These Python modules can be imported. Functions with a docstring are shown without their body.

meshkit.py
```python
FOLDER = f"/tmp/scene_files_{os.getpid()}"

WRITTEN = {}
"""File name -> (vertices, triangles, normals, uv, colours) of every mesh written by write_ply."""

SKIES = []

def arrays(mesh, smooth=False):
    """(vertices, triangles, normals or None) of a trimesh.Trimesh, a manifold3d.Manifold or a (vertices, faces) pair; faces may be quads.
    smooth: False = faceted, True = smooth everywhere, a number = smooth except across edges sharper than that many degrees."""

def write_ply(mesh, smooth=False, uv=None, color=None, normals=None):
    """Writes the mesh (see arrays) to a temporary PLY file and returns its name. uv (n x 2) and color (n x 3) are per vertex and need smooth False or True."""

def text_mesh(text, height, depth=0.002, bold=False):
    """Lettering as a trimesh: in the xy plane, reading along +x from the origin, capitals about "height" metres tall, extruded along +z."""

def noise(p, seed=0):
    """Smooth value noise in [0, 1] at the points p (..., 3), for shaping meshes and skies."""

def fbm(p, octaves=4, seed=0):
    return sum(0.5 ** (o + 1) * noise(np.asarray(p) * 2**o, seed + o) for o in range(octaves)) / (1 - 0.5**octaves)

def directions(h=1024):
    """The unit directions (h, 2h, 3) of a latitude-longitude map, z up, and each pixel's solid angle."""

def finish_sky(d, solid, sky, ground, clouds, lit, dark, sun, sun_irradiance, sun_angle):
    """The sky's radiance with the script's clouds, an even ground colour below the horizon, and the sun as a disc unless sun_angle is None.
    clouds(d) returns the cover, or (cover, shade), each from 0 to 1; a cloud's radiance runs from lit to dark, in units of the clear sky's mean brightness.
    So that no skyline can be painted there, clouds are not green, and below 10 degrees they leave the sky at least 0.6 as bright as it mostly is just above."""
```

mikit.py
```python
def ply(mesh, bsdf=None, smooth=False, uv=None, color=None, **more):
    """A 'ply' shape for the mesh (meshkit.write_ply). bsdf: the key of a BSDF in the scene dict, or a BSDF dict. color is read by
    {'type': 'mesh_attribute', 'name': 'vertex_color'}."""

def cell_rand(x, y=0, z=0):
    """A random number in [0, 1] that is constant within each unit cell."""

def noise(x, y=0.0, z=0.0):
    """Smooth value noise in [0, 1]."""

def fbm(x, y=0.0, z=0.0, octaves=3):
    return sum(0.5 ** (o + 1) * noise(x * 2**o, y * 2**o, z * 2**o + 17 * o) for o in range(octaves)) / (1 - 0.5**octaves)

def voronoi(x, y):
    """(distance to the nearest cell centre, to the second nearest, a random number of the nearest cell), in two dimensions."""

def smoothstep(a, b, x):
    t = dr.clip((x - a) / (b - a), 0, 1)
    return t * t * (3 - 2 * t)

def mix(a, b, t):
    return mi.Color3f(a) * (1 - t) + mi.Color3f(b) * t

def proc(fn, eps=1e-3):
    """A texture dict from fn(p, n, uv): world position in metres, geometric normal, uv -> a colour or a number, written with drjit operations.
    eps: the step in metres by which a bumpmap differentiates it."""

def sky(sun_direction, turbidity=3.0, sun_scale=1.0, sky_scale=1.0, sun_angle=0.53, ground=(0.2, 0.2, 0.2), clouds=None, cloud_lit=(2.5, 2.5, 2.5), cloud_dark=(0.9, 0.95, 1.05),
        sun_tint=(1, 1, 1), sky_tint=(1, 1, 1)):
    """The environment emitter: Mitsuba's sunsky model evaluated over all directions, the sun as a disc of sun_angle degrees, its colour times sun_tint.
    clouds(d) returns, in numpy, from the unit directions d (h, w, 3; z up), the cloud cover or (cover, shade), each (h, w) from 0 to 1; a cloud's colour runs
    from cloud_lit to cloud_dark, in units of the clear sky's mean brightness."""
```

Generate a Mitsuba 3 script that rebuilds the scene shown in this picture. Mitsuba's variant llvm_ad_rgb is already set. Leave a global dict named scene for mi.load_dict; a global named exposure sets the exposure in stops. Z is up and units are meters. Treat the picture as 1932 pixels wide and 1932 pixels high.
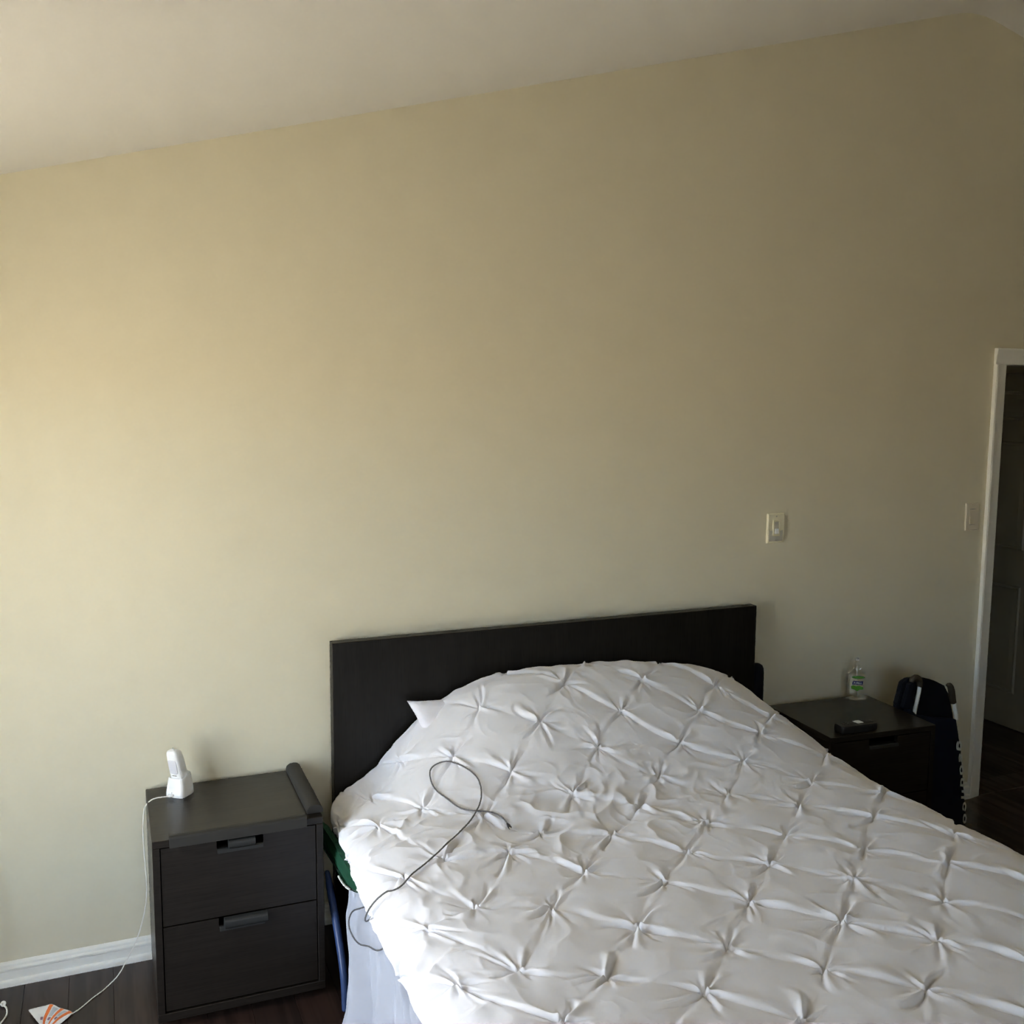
import math, random
import numpy as np, trimesh, manifold3d, mitsuba as mi, drjit as dr
import shapely.geometry as sg
from shapely import affinity
from scipy.interpolate import CubicSpline, PchipInterpolator, RBFInterpolator
import mikit, meshkit
from mikit import proc, noise, fbm, voronoi, cell_rand, smoothstep, mix
T = mi.ScalarTransform4f
scene, labels = {}, {}
random.seed(4)

# ------------------------------------------------------------------ camera
EYE = np.array([-0.6894, -3.2816, 1.8334])
YAW, PITCH, ROLL, FPX = 0.3919, 0.1191, 0.0070, 1889.8
FWD = np.array([math.sin(YAW)*math.cos(PITCH), math.cos(YAW)*math.cos(PITCH), -math.sin(PITCH)])
RGT = np.array([math.cos(YAW), -math.sin(YAW), 0.0])
UPV = -math.sin(ROLL)*RGT + math.cos(ROLL)*np.cross(RGT, FWD)
scene['camera'] = {'type': 'perspective', 'fov_axis': 'x', 'fov': 2*math.degrees(math.atan(966/FPX)), 'near_clip': 0.02,
                   'to_world': T().look_at(origin=EYE.tolist(), target=(EYE+FWD).tolist(), up=UPV.tolist())}
# ------------------------------------------------------------------ light: overcast daylight through the windows of the left wall
def clouds(d):
    n = meshkit.fbm(d*np.array([2.2, 2.2, 4.0])+3.1, 4)
    return np.clip((n-0.36)/0.22, 0, 1)*0.9, np.clip((n-0.5)/0.3, 0, 1)*0.6
scene['sky'] = mikit.sky((0.75, 0.35, 0.60), turbidity=3.5, sun_scale=1.0, sky_scale=1.0, ground=(0.60, 0.575, 0.50), clouds=clouds, cloud_lit=(2.45, 2.5, 2.55), cloud_dark=(0.95, 1.0, 1.06), sky_tint=(0.98, 1.0, 1.03))
exposure = 5.58

# ------------------------------------------------------------------ helpers
def put(key, mesh, bsdf, smooth=False, **kw):
    n, k = 0, key
    while k in scene:
        n += 1
        k = f'{key}_{n:03d}'
    scene[k] = mikit.ply(mesh, bsdf, smooth=smooth, **kw)
    return k
def tag(key, label=None, cat=None, group=None, kind=None):
    d = {}
    if label: d['label'] = label
    if cat: d['category'] = cat
    if group: d['group'] = group
    if kind: d['kind'] = kind
    labels[key] = d
def cat(*ms): return trimesh.util.concatenate(list(ms))
def mm(m):
    k = m.to_mesh()
    return trimesh.Trimesh(np.array(k.vert_properties)[:, :3], np.array(k.tri_verts), process=False)
def box(x0, x1, y0, y1, z0, z1, b=0.0):
    """box with chamfered edges"""
    if b <= 0:
        m = trimesh.creation.box((x1-x0, y1-y0, z1-z0))
        m.apply_translation(((x0+x1)/2, (y0+y1)/2, (z0+z1)/2))
        return m
    p = []
    for sx in (0, 1):
        for sy in (0, 1):
            for sz in (0, 1):
                c = np.array([(x0, x1)[sx], (y0, y1)[sy], (z0, z1)[sz]])
                s = np.array([1-2*sx, 1-2*sy, 1-2*sz])*b
                for k in range(3):
                    q = c+s
                    q[k] = c[k]
                    p.append(q)
    return trimesh.convex.convex_hull(np.array(p))
def rbox(x0, x1, y0, y1, z0, z1, r, n=8):
    s = manifold3d.Manifold.sphere(r, n*4)
    m = manifold3d.Manifold.batch_hull([s.translate((x, y, z)) for x in (x0+r, x1-r) for y in (y0+r, y1-r) for z in (z0+r, z1-r)])
    return mm(m)
def spline(pts, n):
    p = np.array(pts, float)
    d = np.r_[0, np.cumsum(np.linalg.norm(np.diff(p, axis=0), axis=1))]
    return CubicSpline(d, p)(np.linspace(0, d[-1], n))
def tube(pts, r, n=None, seg=10, caps=True, raw=False):
    P = np.array(pts, float) if raw else spline(pts, n or 12*len(pts))
    r = np.broadcast_to(np.asarray(r, float), (len(P),)) if np.ndim(r) == 0 else np.interp(np.linspace(0, 1, len(P)), np.linspace(0, 1, len(r)), r)
    t = np.gradient(P, axis=0)
    t /= np.linalg.norm(t, axis=1, keepdims=True)
    u = np.cross(t[0], [0.13, 0.31, 0.94])
    V = []
    for i in range(len(P)):
        u = u-t[i]*(u@t[i])
        u /= np.linalg.norm(u)
        w = np.cross(t[i], u)
        a = np.arange(seg)*2*np.pi/seg
        V.append(P[i]+r[i]*(np.cos(a)[:, None]*u+np.sin(a)[:, None]*w))
    V = np.vstack(V)
    F = []
    for i in range(len(P)-1):
        for j in range(seg):
            a, b = i*seg+j, i*seg+(j+1) % seg
            F += [[a, b, b+seg], [a, b+seg, a+seg]]
    if caps:
        V = np.vstack([V, P[0], P[-1]])
        k = len(P)*seg
        for j in range(seg):
            F += [[k, (j+1) % seg, j], [k+1, k-seg+j, k-seg+(j+1) % seg]]
    return trimesh.Trimesh(V, F, process=False)
def loft(secs, cap=True):
    """secs: list of (n,3) rings of equal count, counter-clockwise seen from the end"""
    n = len(secs[0])
    V = np.vstack(list(secs))
    F = []
    for i in range(len(secs)-1):
        for j in range(n):
            a, b = i*n+j, i*n+(j+1) % n
            F += [[a, b, b+n], [a, b+n, a+n]]
    if cap:
        V = np.vstack([V, secs[0].mean(0), secs[-1].mean(0)])
        k = len(secs)*n
        for j in range(n):
            F += [[k, (j+1) % n, j], [k+1, k-n+j, k-n+(j+1) % n]]
    return trimesh.Trimesh(V, F, process=False)
def sup(w, d, e=4.0, n=48):
    """superellipse ring in the xy plane, w and d half sizes"""
    a = np.arange(n)*2*np.pi/n
    c, s = np.cos(a), np.sin(a)
    return np.c_[w*np.sign(c)*np.abs(c)**(2/e), d*np.sign(s)*np.abs(s)**(2/e), 0*a]
def extr(poly, h): return trimesh.creation.extrude_polygon(poly, h, engine='earcut')
def wallxz(poly, y0, y1):
    """polygon in (x, z) extruded from y0 to y1"""
    m = extr(poly, y1-y0)
    v = m.vertices.copy()
    m.vertices = np.c_[v[:, 0], y1-v[:, 2], v[:, 1]]
    m.fix_normals()
    return m
def wallyz(poly, x0, x1):
    m = extr(poly, x1-x0)
    v = m.vertices.copy()
    m.vertices = np.c_[x0+v[:, 2], v[:, 0], v[:, 1]]
    m.fix_normals()
    return m
def rz(m, deg, at=(0, 0, 0)):
    m = m.copy()
    m.apply_transform(trimesh.transformations.rotation_matrix(math.radians(deg), [0, 0, 1], at))
    return m
def mv(m, x, y, z):
    m = m.copy()
    m.apply_translation((x, y, z))
    return m
def grid(P, flip=False):
    a, b = P.shape[:2]
    i = np.arange(a*b).reshape(a, b)
    q = np.stack([i[:-1, :-1], i[1:, :-1], i[1:, 1:], i[:-1, 1:]], -1).reshape(-1, 4)
    if flip: q = q[:, ::-1]
    return P.reshape(-1, 3), np.vstack([q[:, [0, 1, 2]], q[:, [0, 2, 3]]])

# ------------------------------------------------------------------ materials
def rgb(*c): return {'type': 'rgb', 'value': list(c)}
def pr(color, rough=0.5, two=True, **kw):
    b = {'type': 'principled', 'base_color': color if isinstance(color, dict) else rgb(*color), 'roughness': rough, **kw}
    return {'type': 'twosided', 'bsdf': b} if two else b
def bump(b, fn, scale, eps=1e-3):
    inner = b['bsdf'] if b['type'] == 'twosided' else b
    return {'type': 'twosided', 'bsdf': {'type': 'bumpmap', 'tex': proc(fn, eps), 'scale': scale, 'bsdf': inner}}
def f_paint(p, n, uv): return fbm(p.x*260, p.y*260, p.z*260, 2)
scene['m_wall'] = bump(pr((0.65, 0.61, 0.465), 0.62, specular=0.35), f_paint, 0.0004)
scene['m_ceiling'] = pr((0.60, 0.59, 0.545), 0.8, specular=0.2)
scene['m_trim'] = pr((0.78, 0.78, 0.72), 0.35)
def f_grain_h(p, n, uv):
    g = fbm(p.x*9, p.y*170, p.z*170, 3)*0.6+fbm(p.x*3, p.y*26+2*noise(p.x*2.5, p.z*9, 3), p.z*26, 2)*0.4
    pore = smoothstep(0.66, 0.74, noise(p.x*22, p.y*420, p.z*420))
    return mix((0.0095, 0.0072, 0.0053), (0.0155, 0.0118, 0.0088), smoothstep(0.2, 0.85, g))*(1-0.25*pore)
def f_grain_v(p, n, uv):
    g = fbm(p.x*170, p.y*170, p.z*9, 3)*0.6+fbm(p.x*26+2*noise(p.z*2.5, p.x*9, 3), p.y*26, p.z*3, 2)*0.4
    pore = smoothstep(0.66, 0.74, noise(p.x*420, p.y*420, p.z*22))
    return mix((0.0042, 0.0036, 0.0029), (0.0078, 0.0067, 0.0055), smoothstep(0.3, 0.72, g))*(1-0.4*pore)
scene['m_wood'] = pr(proc(f_grain_h), 0.34, specular=0.45)
scene['m_headboard'] = pr(proc(f_grain_v), 0.42, specular=0.3)
scene['m_foam'] = pr((0.028, 0.027, 0.024), 0.65, specular=0.35)
scene['m_handle'] = pr((0.022, 0.023, 0.022), 0.45, specular=0.4)
def plank(c0, c1):
    def f(p, n, uv):
        g = fbm(p.x*60, p.y*4, 0.0, 3)
        return mix(c0, c1, smoothstep(0.25, 0.75, g))
    return pr(proc(f), 0.3, specular=0.5)
scene['m_floor'] = plank((0.020, 0.0115, 0.009), (0.034, 0.019, 0.0145))
scene['m_floor_b'] = plank((0.023, 0.0125, 0.010), (0.042, 0.023, 0.0165))
scene['m_floor_c'] = plank((0.017, 0.0105, 0.0085), (0.027, 0.016, 0.0125))
scene['m_groove'] = pr((0.008, 0.005, 0.004), 0.8)
def f_cotton(p, n, uv): return fbm(p.x*900, p.y*900, p.z*900, 2)
scene['m_duvet'] = pr((0.775, 0.78, 0.82), 0.85, specular=0.15, sheen=0.25)
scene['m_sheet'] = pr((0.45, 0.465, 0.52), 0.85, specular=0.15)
scene['m_pillow'] = pr((0.80, 0.80, 0.86), 0.85, specular=0.15)
scene['m_green'] = pr((0.012, 0.060, 0.032), 0.8, specular=0.2)
scene['m_blue'] = pr((0.035, 0.065, 0.17), 0.32, specular=0.5)
scene['m_navy'] = pr((0.0035, 0.0045, 0.009), 0.85, specular=0.2)
scene['m_navy_light'] = pr((0.005, 0.008, 0.020), 0.8, specular=0.2)
scene['m_brown_cap'] = pr((0.035, 0.027, 0.016), 0.5)
scene['m_white_tube'] = pr((0.75, 0.75, 0.70), 0.35)
scene['m_white_plastic'] = pr((0.82, 0.83, 0.82), 0.28, specular=0.5)
scene['m_grey_panel'] = pr((0.62, 0.62, 0.65), 0.3)
scene['m_dark_grey'] = pr((0.22, 0.22, 0.22), 0.5)
scene['m_cord_white'] = pr((0.78, 0.76, 0.70), 0.6)
scene['m_cord_grey'] = pr((0.12, 0.12, 0.125), 0.5)
scene['m_black_plastic'] = pr((0.010, 0.010, 0.011), 0.42)
scene['m_black_button'] = pr((0.018, 0.018, 0.019), 0.5)
scene['m_metal'] = {'type': 'roughconductor', 'material': 'Al', 'alpha': 0.2}
scene['m_ivory'] = pr((0.74, 0.70, 0.52), 0.3)
scene['m_switch_grey'] = pr((0.50, 0.48, 0.40), 0.35)
scene['m_switch_paint'] = pr((0.66, 0.60, 0.47), 0.3)
scene['m_door'] = pr((0.27, 0.255, 0.20), 0.4)
scene['m_clear'] = {'type': 'dielectric', 'int_ior': 1.42, 'ext_ior': 1.0}
scene['m_label_white'] = pr((0.72, 0.74, 0.70), 0.4)
scene['m_label_green'] = pr((0.10, 0.33, 0.03), 0.4)
scene['m_label_dkgreen'] = pr((0.06, 0.20, 0.06), 0.4)
scene['m_label_blue'] = pr((0.02, 0.02, 0.12), 0.4)
scene['m_orange'] = pr((0.80, 0.20, 0.05), 0.5)
scene['m_paper'] = pr((0.80, 0.79, 0.74), 0.6)
scene['m_print_grey'] = pr((0.50, 0.52, 0.53), 0.6)
scene['m_print_mark'] = pr((0.30, 0.16, 0.20), 0.6)
scene['m_glass'] = {'type': 'thindielectric', 'int_ior': 1.5}
scene['m_outside'] = pr((0.35, 0.33, 0.28), 0.9)

# ------------------------------------------------------------------ the room
XL, XR, YR = -1.6, 7.19, -5.2
RX, RZ0, SL = 2.72, 3.405, 0.2657
def ceil_z(x): return RZ0-SL*abs(x-RX)
DX0, DX1, DH = 3.002, 3.925, 1.968
gable = sg.Polygon([(XL-.1, -.1), (XR+.1, -.1), (XR+.1, ceil_z(XR+.1)+.02), (RX+.12, ceil_z(RX+.12)+.02), (RX, RZ0-.012), (RX-.12, ceil_z(RX-.12)+.02), (XL-.1, ceil_z(XL-.1)+.02)])
gable = sg.Polygon([(XL-.1, -.1), (XR+.1, -.1), (XR+.1, ceil_z(XR+.1)+.05), (RX, RZ0+.05), (XL-.1, ceil_z(XL-.1)+.05)])
put('wall_back', wallxz(gable.difference(sg.box(DX0-.012, -.2, DX1+.012, DH+.012)), 0, .12), 'm_wall')
tag('wall_back', 'beige painted gable wall behind the bed', kind='structure')
RWIN = (-1.0, 0.0, 0.85, 2.0)
put('wall_rear', wallxz(gable.difference(sg.box(RWIN[0], RWIN[2], RWIN[1], RWIN[3])), YR-.12, YR), 'm_wall'); tag('wall_rear', 'beige painted wall facing the bed', kind='structure')
WINS = [(-1.80, -0.62)]
WZ0, WZ1 = 0.30, 1.95
side = sg.box(YR-.1, -.1, .1, ceil_z(XL)+.1)
for a, b in WINS: side = side.difference(sg.box(a, WZ0, b, WZ1))
put('wall_left', wallyz(side, XL-.14, XL), 'm_wall'); tag('wall_left', 'beige painted wall with the windows', kind='structure')
put('wall_right', wallyz(sg.box(YR-.1, -.1, .1, ceil_z(XR)+.1), XR, XR+.12), 'm_wall'); tag('wall_right', 'beige painted wall at the far right', kind='structure')
# the sloped ceiling, its ridge a little rounded
xs = np.r_[XL-.1, RX-.13, RX+np.linspace(-.10, .10, 9), RX+.13, XR+.1]
zs = np.array([ceil_z(x) if abs(x-RX) > .11 else RZ0-SL*(.11/2+(x-RX)**2/(2*.11)) for x in xs])
put('ceiling', wallxz(sg.Polygon([*zip(xs, zs), *zip(xs[::-1], zs[::-1]+.1)]), YR-.1, 0.001), 'm_ceiling', smooth=20)
tag('ceiling', 'white sloped ceiling rising to a ridge', kind='structure')
# floor: planks along y where the photo shows them, plain boards further off
put('floor', box(XL-.1, XR+.1, YR-.1, 2.2, -.12, -.0065), 'm_groove'); tag('floor', 'dark brown hardwood floor', kind='structure')
PW = 0.127
rnd = random.Random(7)
def plank_at(x0, x1, y0, y1, i):
    put('floor__plank', box(x0+.0003, x1-.0003, y0+.0003, y1-.0003, -.012, 0.0, .0008), ('m_floor', 'm_floor_b', 'm_floor_c')[i % 3])
k = 0
x = XL
while x < 4.1:
    y = -2.3-rnd.random()*.6
    y_end = 0.0
    while y < y_end-.001:
        y2 = min(y+rnd.uniform(.7, 1.3), y_end)
        if y_end-y2 < .3: y2 = y_end
        plank_at(x, x+PW, y, y2, rnd.randrange(3))
        y = y2
    x += PW
X_END = x
x = DX0-.12
while x < 4.1:
    plank_at(x, x+PW, .13, 1.5, rnd.randrange(3))
    x += PW
put('floor__board', box(XL, X_END, YR, -2.9, -.012, -.0002), 'm_floor')
put('floor__board', box(X_END, XR, YR, 0, -.012, -.0002), 'm_floor')
put('floor__board', box(XL, X_END, -2.9, -2.25, -.012, -.0009), 'm_floor')
put('trim_1', cat(box(DX0, DX1, -.012, .13, -.012, .004, .003)), 'm_floor_b'); tag('trim_1', 'reddish brown wooden threshold strip in the doorway', kind='structure')
# baseboards
BP = [(0, 0), (.021, 0), (.021, .010), (.018, .017), (.0125, .021), (.0125, .046), (.015, .050), (.015, .055), (.010, .060), (.009, .066), (.004, .072), (0, .074)]
def base_x(x0, x1):
    m = extr(sg.Polygon(BP), x1-x0)
    v = m.vertices
    m.vertices = np.c_[x0+v[:, 2], -v[:, 0], v[:, 1]]
    m.fix_normals()
    return m
def base_y(y0, y1, x, s):
    m = extr(sg.Polygon(BP), y1-y0)
    v = m.vertices
    m.vertices = np.c_[x+s*v[:, 0], y0+v[:, 2], v[:, 1]]
    m.fix_normals()
    return m
put('baseboard_back', base_x(XL, DX0-.066), 'm_trim', smooth=25); tag('baseboard_back', 'white moulded baseboard along the bed wall', kind='structure')
put('baseboard_back_001', base_x(DX1+.066, XR), 'm_trim', smooth=25); tag('baseboard_back_001', 'white moulded baseboard right of the door', kind='structure')
put('baseboard_left', base_y(YR, -.02, XL, 1), 'm_trim', smooth=25); tag('baseboard_left', 'white moulded baseboard under the windows', kind='structure')
# windows
for i, (a, b) in enumerate(WINS):
    w = f'window_{i+1}'
    fr = sg.box(a, WZ0, b, WZ1).difference(sg.box(a+.05, WZ0+.05, b-.05, WZ1-.05))
    put(w, wallyz(fr, XL-.11, XL-.03), 'm_trim'); tag(w, 'white framed window in the left wall', kind='structure')
    mid = (a+b)/2
    put(w+'__mullion', box(XL-.10, XL-.04, mid-.03, mid+.03, WZ0+.05, WZ1-.05, .004), 'm_trim')
    for p, q in ((a+.05, mid-.03), (mid+.03, b-.05)):
        g = trimesh.Trimesh([[XL-.07, p, WZ0+.05], [XL-.07, q, WZ0+.05], [XL-.07, q, WZ1-.05], [XL-.07, p, WZ1-.05]], [[0, 1, 2], [0, 2, 3]], process=False)
        put(w+'__pane', g, 'm_glass')
    put(w+'__sill', box(XL-.03, XL+.035, a-.05, b+.05, WZ0-.03, WZ0, .004), 'm_trim')
    cas = sg.box(a-.065, WZ0, b+.065, WZ1+.065).difference(sg.box(a, WZ0-.1, b, WZ1))
    put(w+'__casing', wallyz(cas, XL, XL+.017), 'm_trim')
a, b, z0, z1 = RWIN
tag('window_2', 'white framed window in the wall facing the bed', kind='structure')
put('window_2', wallxz(sg.box(a, z0, b, z1).difference(sg.box(a+.05, z0+.05, b-.05, z1-.05)), YR-.10, YR-.03), 'm_trim')
put('window_2__mullion', box((a+b)/2-.03, (a+b)/2+.03, YR-.09, YR-.04, z0+.05, z1-.05, .004), 'm_trim')
for p, q in ((a+.05, (a+b)/2-.03), ((a+b)/2+.03, b-.05)):
    put('window_2__pane', trimesh.Trimesh([[p, YR-.065, z0+.05], [q, YR-.065, z0+.05], [q, YR-.065, z1-.05], [p, YR-.065, z1-.05]], [[0, 1, 2], [0, 2, 3]], process=False), 'm_glass')
put('window_2__sill', box(a-.05, b+.05, YR-.03, YR+.035, z0-.03, z0, .004), 'm_trim')
put('window_2__casing', wallxz(sg.box(a-.065, z0, b+.065, z1+.065).difference(sg.box(a, z0-.1, b, z1)), YR, YR+.017), 'm_trim')
# doorway, its casing, the open six panel door and the dark passage behind
def casing_mesh(z0, z1, x_in, s):
    """upright moulding: inner edge x_in, growing outwards by s"""
    prof = [(0, 0), (.065, 0), (.065, .018), (.058, .020), (.044, .017), (.030, .014), (.014, .012), (.004, .011), (0, .009)]
    m = extr(sg.Polygon(prof), z1-z0)
    v = m.vertices
    m.vertices = np.c_[x_in+s*v[:, 0], -v[:, 1], z0+v[:, 2]]
    m.fix_normals()
    return m
tag('trim_2', 'white moulded casing around the dark doorway', kind='structure')
put('trim_2__side_casing', casing_mesh(0, DH+.0, DX0, -1), 'm_trim', smooth=25)
put('trim_2__side_casing', casing_mesh(0, DH+.0, DX1, 1), 'm_trim', smooth=25)
hm = extr(sg.Polygon([(0, 0), (.065, 0), (.065, .018), (.058, .020), (.044, .017), (.030, .014), (.014, .012), (.004, .011), (0, .009)]), DX1-DX0+.13)
v = hm.vertices; hm.vertices = np.c_[DX0-.065+v[:, 2], -v[:, 1], DH+v[:, 0]*1.08]; hm.fix_normals()
put('trim_2__head_casing', hm, 'm_trim', smooth=25)
put('trim_2__jamb', cat(box(DX0-.012, DX0, 0, .12, 0, DH), box(DX1, DX1+.012, 0, .12, 0, DH), box(DX0-.012, DX1+.012, 0, .12, DH, DH+.012)), 'm_trim')
LX, LY0, LY1, LH = 3.912, .125, 1.015, 1.955
tag('door_1', 'open six-panel door seen through the dark doorway', kind='structure')
put('door_1', box(LX, LX+.035, LY0, LY1, .006, LH, .002), 'm_door')
for (ya, yb) in ((.115, .405), (.485, .775)):
    for (za, zb) in ((.20, .80), (1.0, 1.585), (1.70, 1.86)):
        o, r = [], .022
        A = np.array([[ya, za], [yb, za], [yb, zb], [ya, zb]])+[LY0, 0]
        def ring(off, xx):
            s = np.array([[1, 1], [-1, 1], [-1, -1], [1, -1]])*off
            q = A+s
            return np.c_[np.full(4, xx), q[:, 0], q[:, 1]]
        m = loft([ring(0, LX), ring(.006, LX-.007), ring(.013, LX-.007), ring(.020, LX-.001), ring(.045, LX-.006)], cap=True)
        m.fix_normals()
        put('door_1__panel', m, 'm_door')
put('door_1__knob', mm(manifold3d.Manifold.sphere(.027, 32).translate((LX-.055, LY1-.065, .93)) + manifold3d.Manifold.cylinder(.05, .012, .012, 24).rotate((0, 90, 0)).translate((LX-.05, LY1-.065, .93))), 'm_metal', smooth=40)
put('wall_passage', cat(box(DX0-.3, DX0-.18, .12, 2.1, -.1, 2.4), box(4.15, 4.27, .12, 2.1, -.1, 2.4), box(DX0-.3, 4.27, 2.0, 2.12, -.1, 2.4)), 'm_wall')
tag('wall_passage', 'walls of the unlit passage behind the doorway', kind='structure')
put('ceiling_passage', box(DX0-.3, 4.27, .12, 2.12, 2.4, 2.5), 'm_ceiling'); tag('ceiling_passage', 'ceiling of the unlit passage', kind='structure')

# ------------------------------------------------------------------ bed
HW, HH, HY0, HY1 = 1.69, 1.003, -.0630, -.0215
tag('bed', 'black-brown wooden bed with a tall flat headboard against the beige wall', 'bed')
put('bed__headboard', box(0, HW, HY0, HY1, .0, HH, .0018), 'm_headboard')
for x0 in (.035, HW-.06): put('bed__side_rail', box(x0, x0+.025, -2.10, HY0, .07, .36, .0018), 'm_headboard')
put('bed__footboard', box(.0, HW, -2.145, -2.10, .0, .36, .0018), 'm_headboard')
put('bed__mattress', rbox(.085, 1.605, -2.085, -.075, .22, .535, .045), 'm_sheet', smooth=40)

# pillows under the duvet; one corner sticks out at the left
def pillow(cx, cy, cz, w, d, h, tilt, turn, n=40):
    a = np.linspace(-1, 1, n)
    U, V = np.meshgrid(a, a, indexing='ij')
    t = np.clip((1-np.abs(U)**2.6)*(1-np.abs(V)**2.6), 0, 1)**.45
    k = 1-.20*(1-np.abs(V)**1.3)*np.abs(U)**6
    k2 = 1-.08*(1-np.abs(U)**2)*np.abs(V)**8
    X, Y, Z = U*w/2*k, V*d/2*k2, t*h/2
    wr = (meshkit.fbm(np.stack([U*3, V*3, U*0], -1)+9, 3)-.5)*.02*t
    V1, F1 = grid(np.stack([X, Y, Z+wr], -1))
    V2, F2 = grid(np.stack([X, Y, -Z+wr], -1), flip=True)
    m = trimesh.Trimesh(np.vstack([V1, V2]), np.vstack([F1, F2+len(V1)]), process=False)
    m.merge_vertices()
    m.apply_transform(trimesh.transformations.rotation_matrix(math.radians(turn), [0, 0, 1]))
    m.apply_transform(trimesh.transformations.rotation_matrix(math.radians(tilt), [1, 0, 0]))
    m.apply_translation((cx, cy, cz))
    return m

put('pillow', pillow(.515, -.258, .652, .56, .40, .10, 40, -3), 'm_pillow', smooth=True)
tag('pillow', 'white pillow whose corner sticks out from under the duvet against the headboard', 'pillow')

# ------------------------------------------------------------------ duvet with a diamond grid of pintucks
FLAT = [(-.075,.45),(-.095,.485),(-.09,.52),(-.06,.565),(-.005,.594),(.08,.608),(.25,.612),(.5,.612),(.8,.612),(1.1,.612),(1.3,.612),(1.44,.608),(1.54,.598),(1.62,.57),(1.675,.52),(1.69,.43),(1.69,.32)]
RIDGE = [(-.05,.415),(-.078,.445),(-.078,.47),(-.035,.50),(.02,.516),(.075,.537),(.135,.573),(.20,.642),(.27,.712),(.36,.78),(.48,.838),(.62,.866),(.8,.869),(1.0,.862),(1.17,.846),(1.33,.820),(1.47,.772),(1.56,.706),(1.64,.622),(1.69,.53),(1.70,.42)]
NU = 120
def resamp(pts, n=NU):
    p = np.array(pts)
    d = np.r_[0, np.cumsum(np.hypot(*np.diff(p, axis=0).T))]
    s = CubicSpline(d, p)(np.linspace(0, d[-1], 3000))
    dd = np.r_[0, np.cumsum(np.hypot(*np.diff(s, axis=0).T))]
    t = np.linspace(0, dd[-1], n)
    return np.c_[np.interp(t, dd, s[:, 0]), np.interp(t, dd, s[:, 1])]
SF, SR = resamp(FLAT), resamp(RIDGE)
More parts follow.
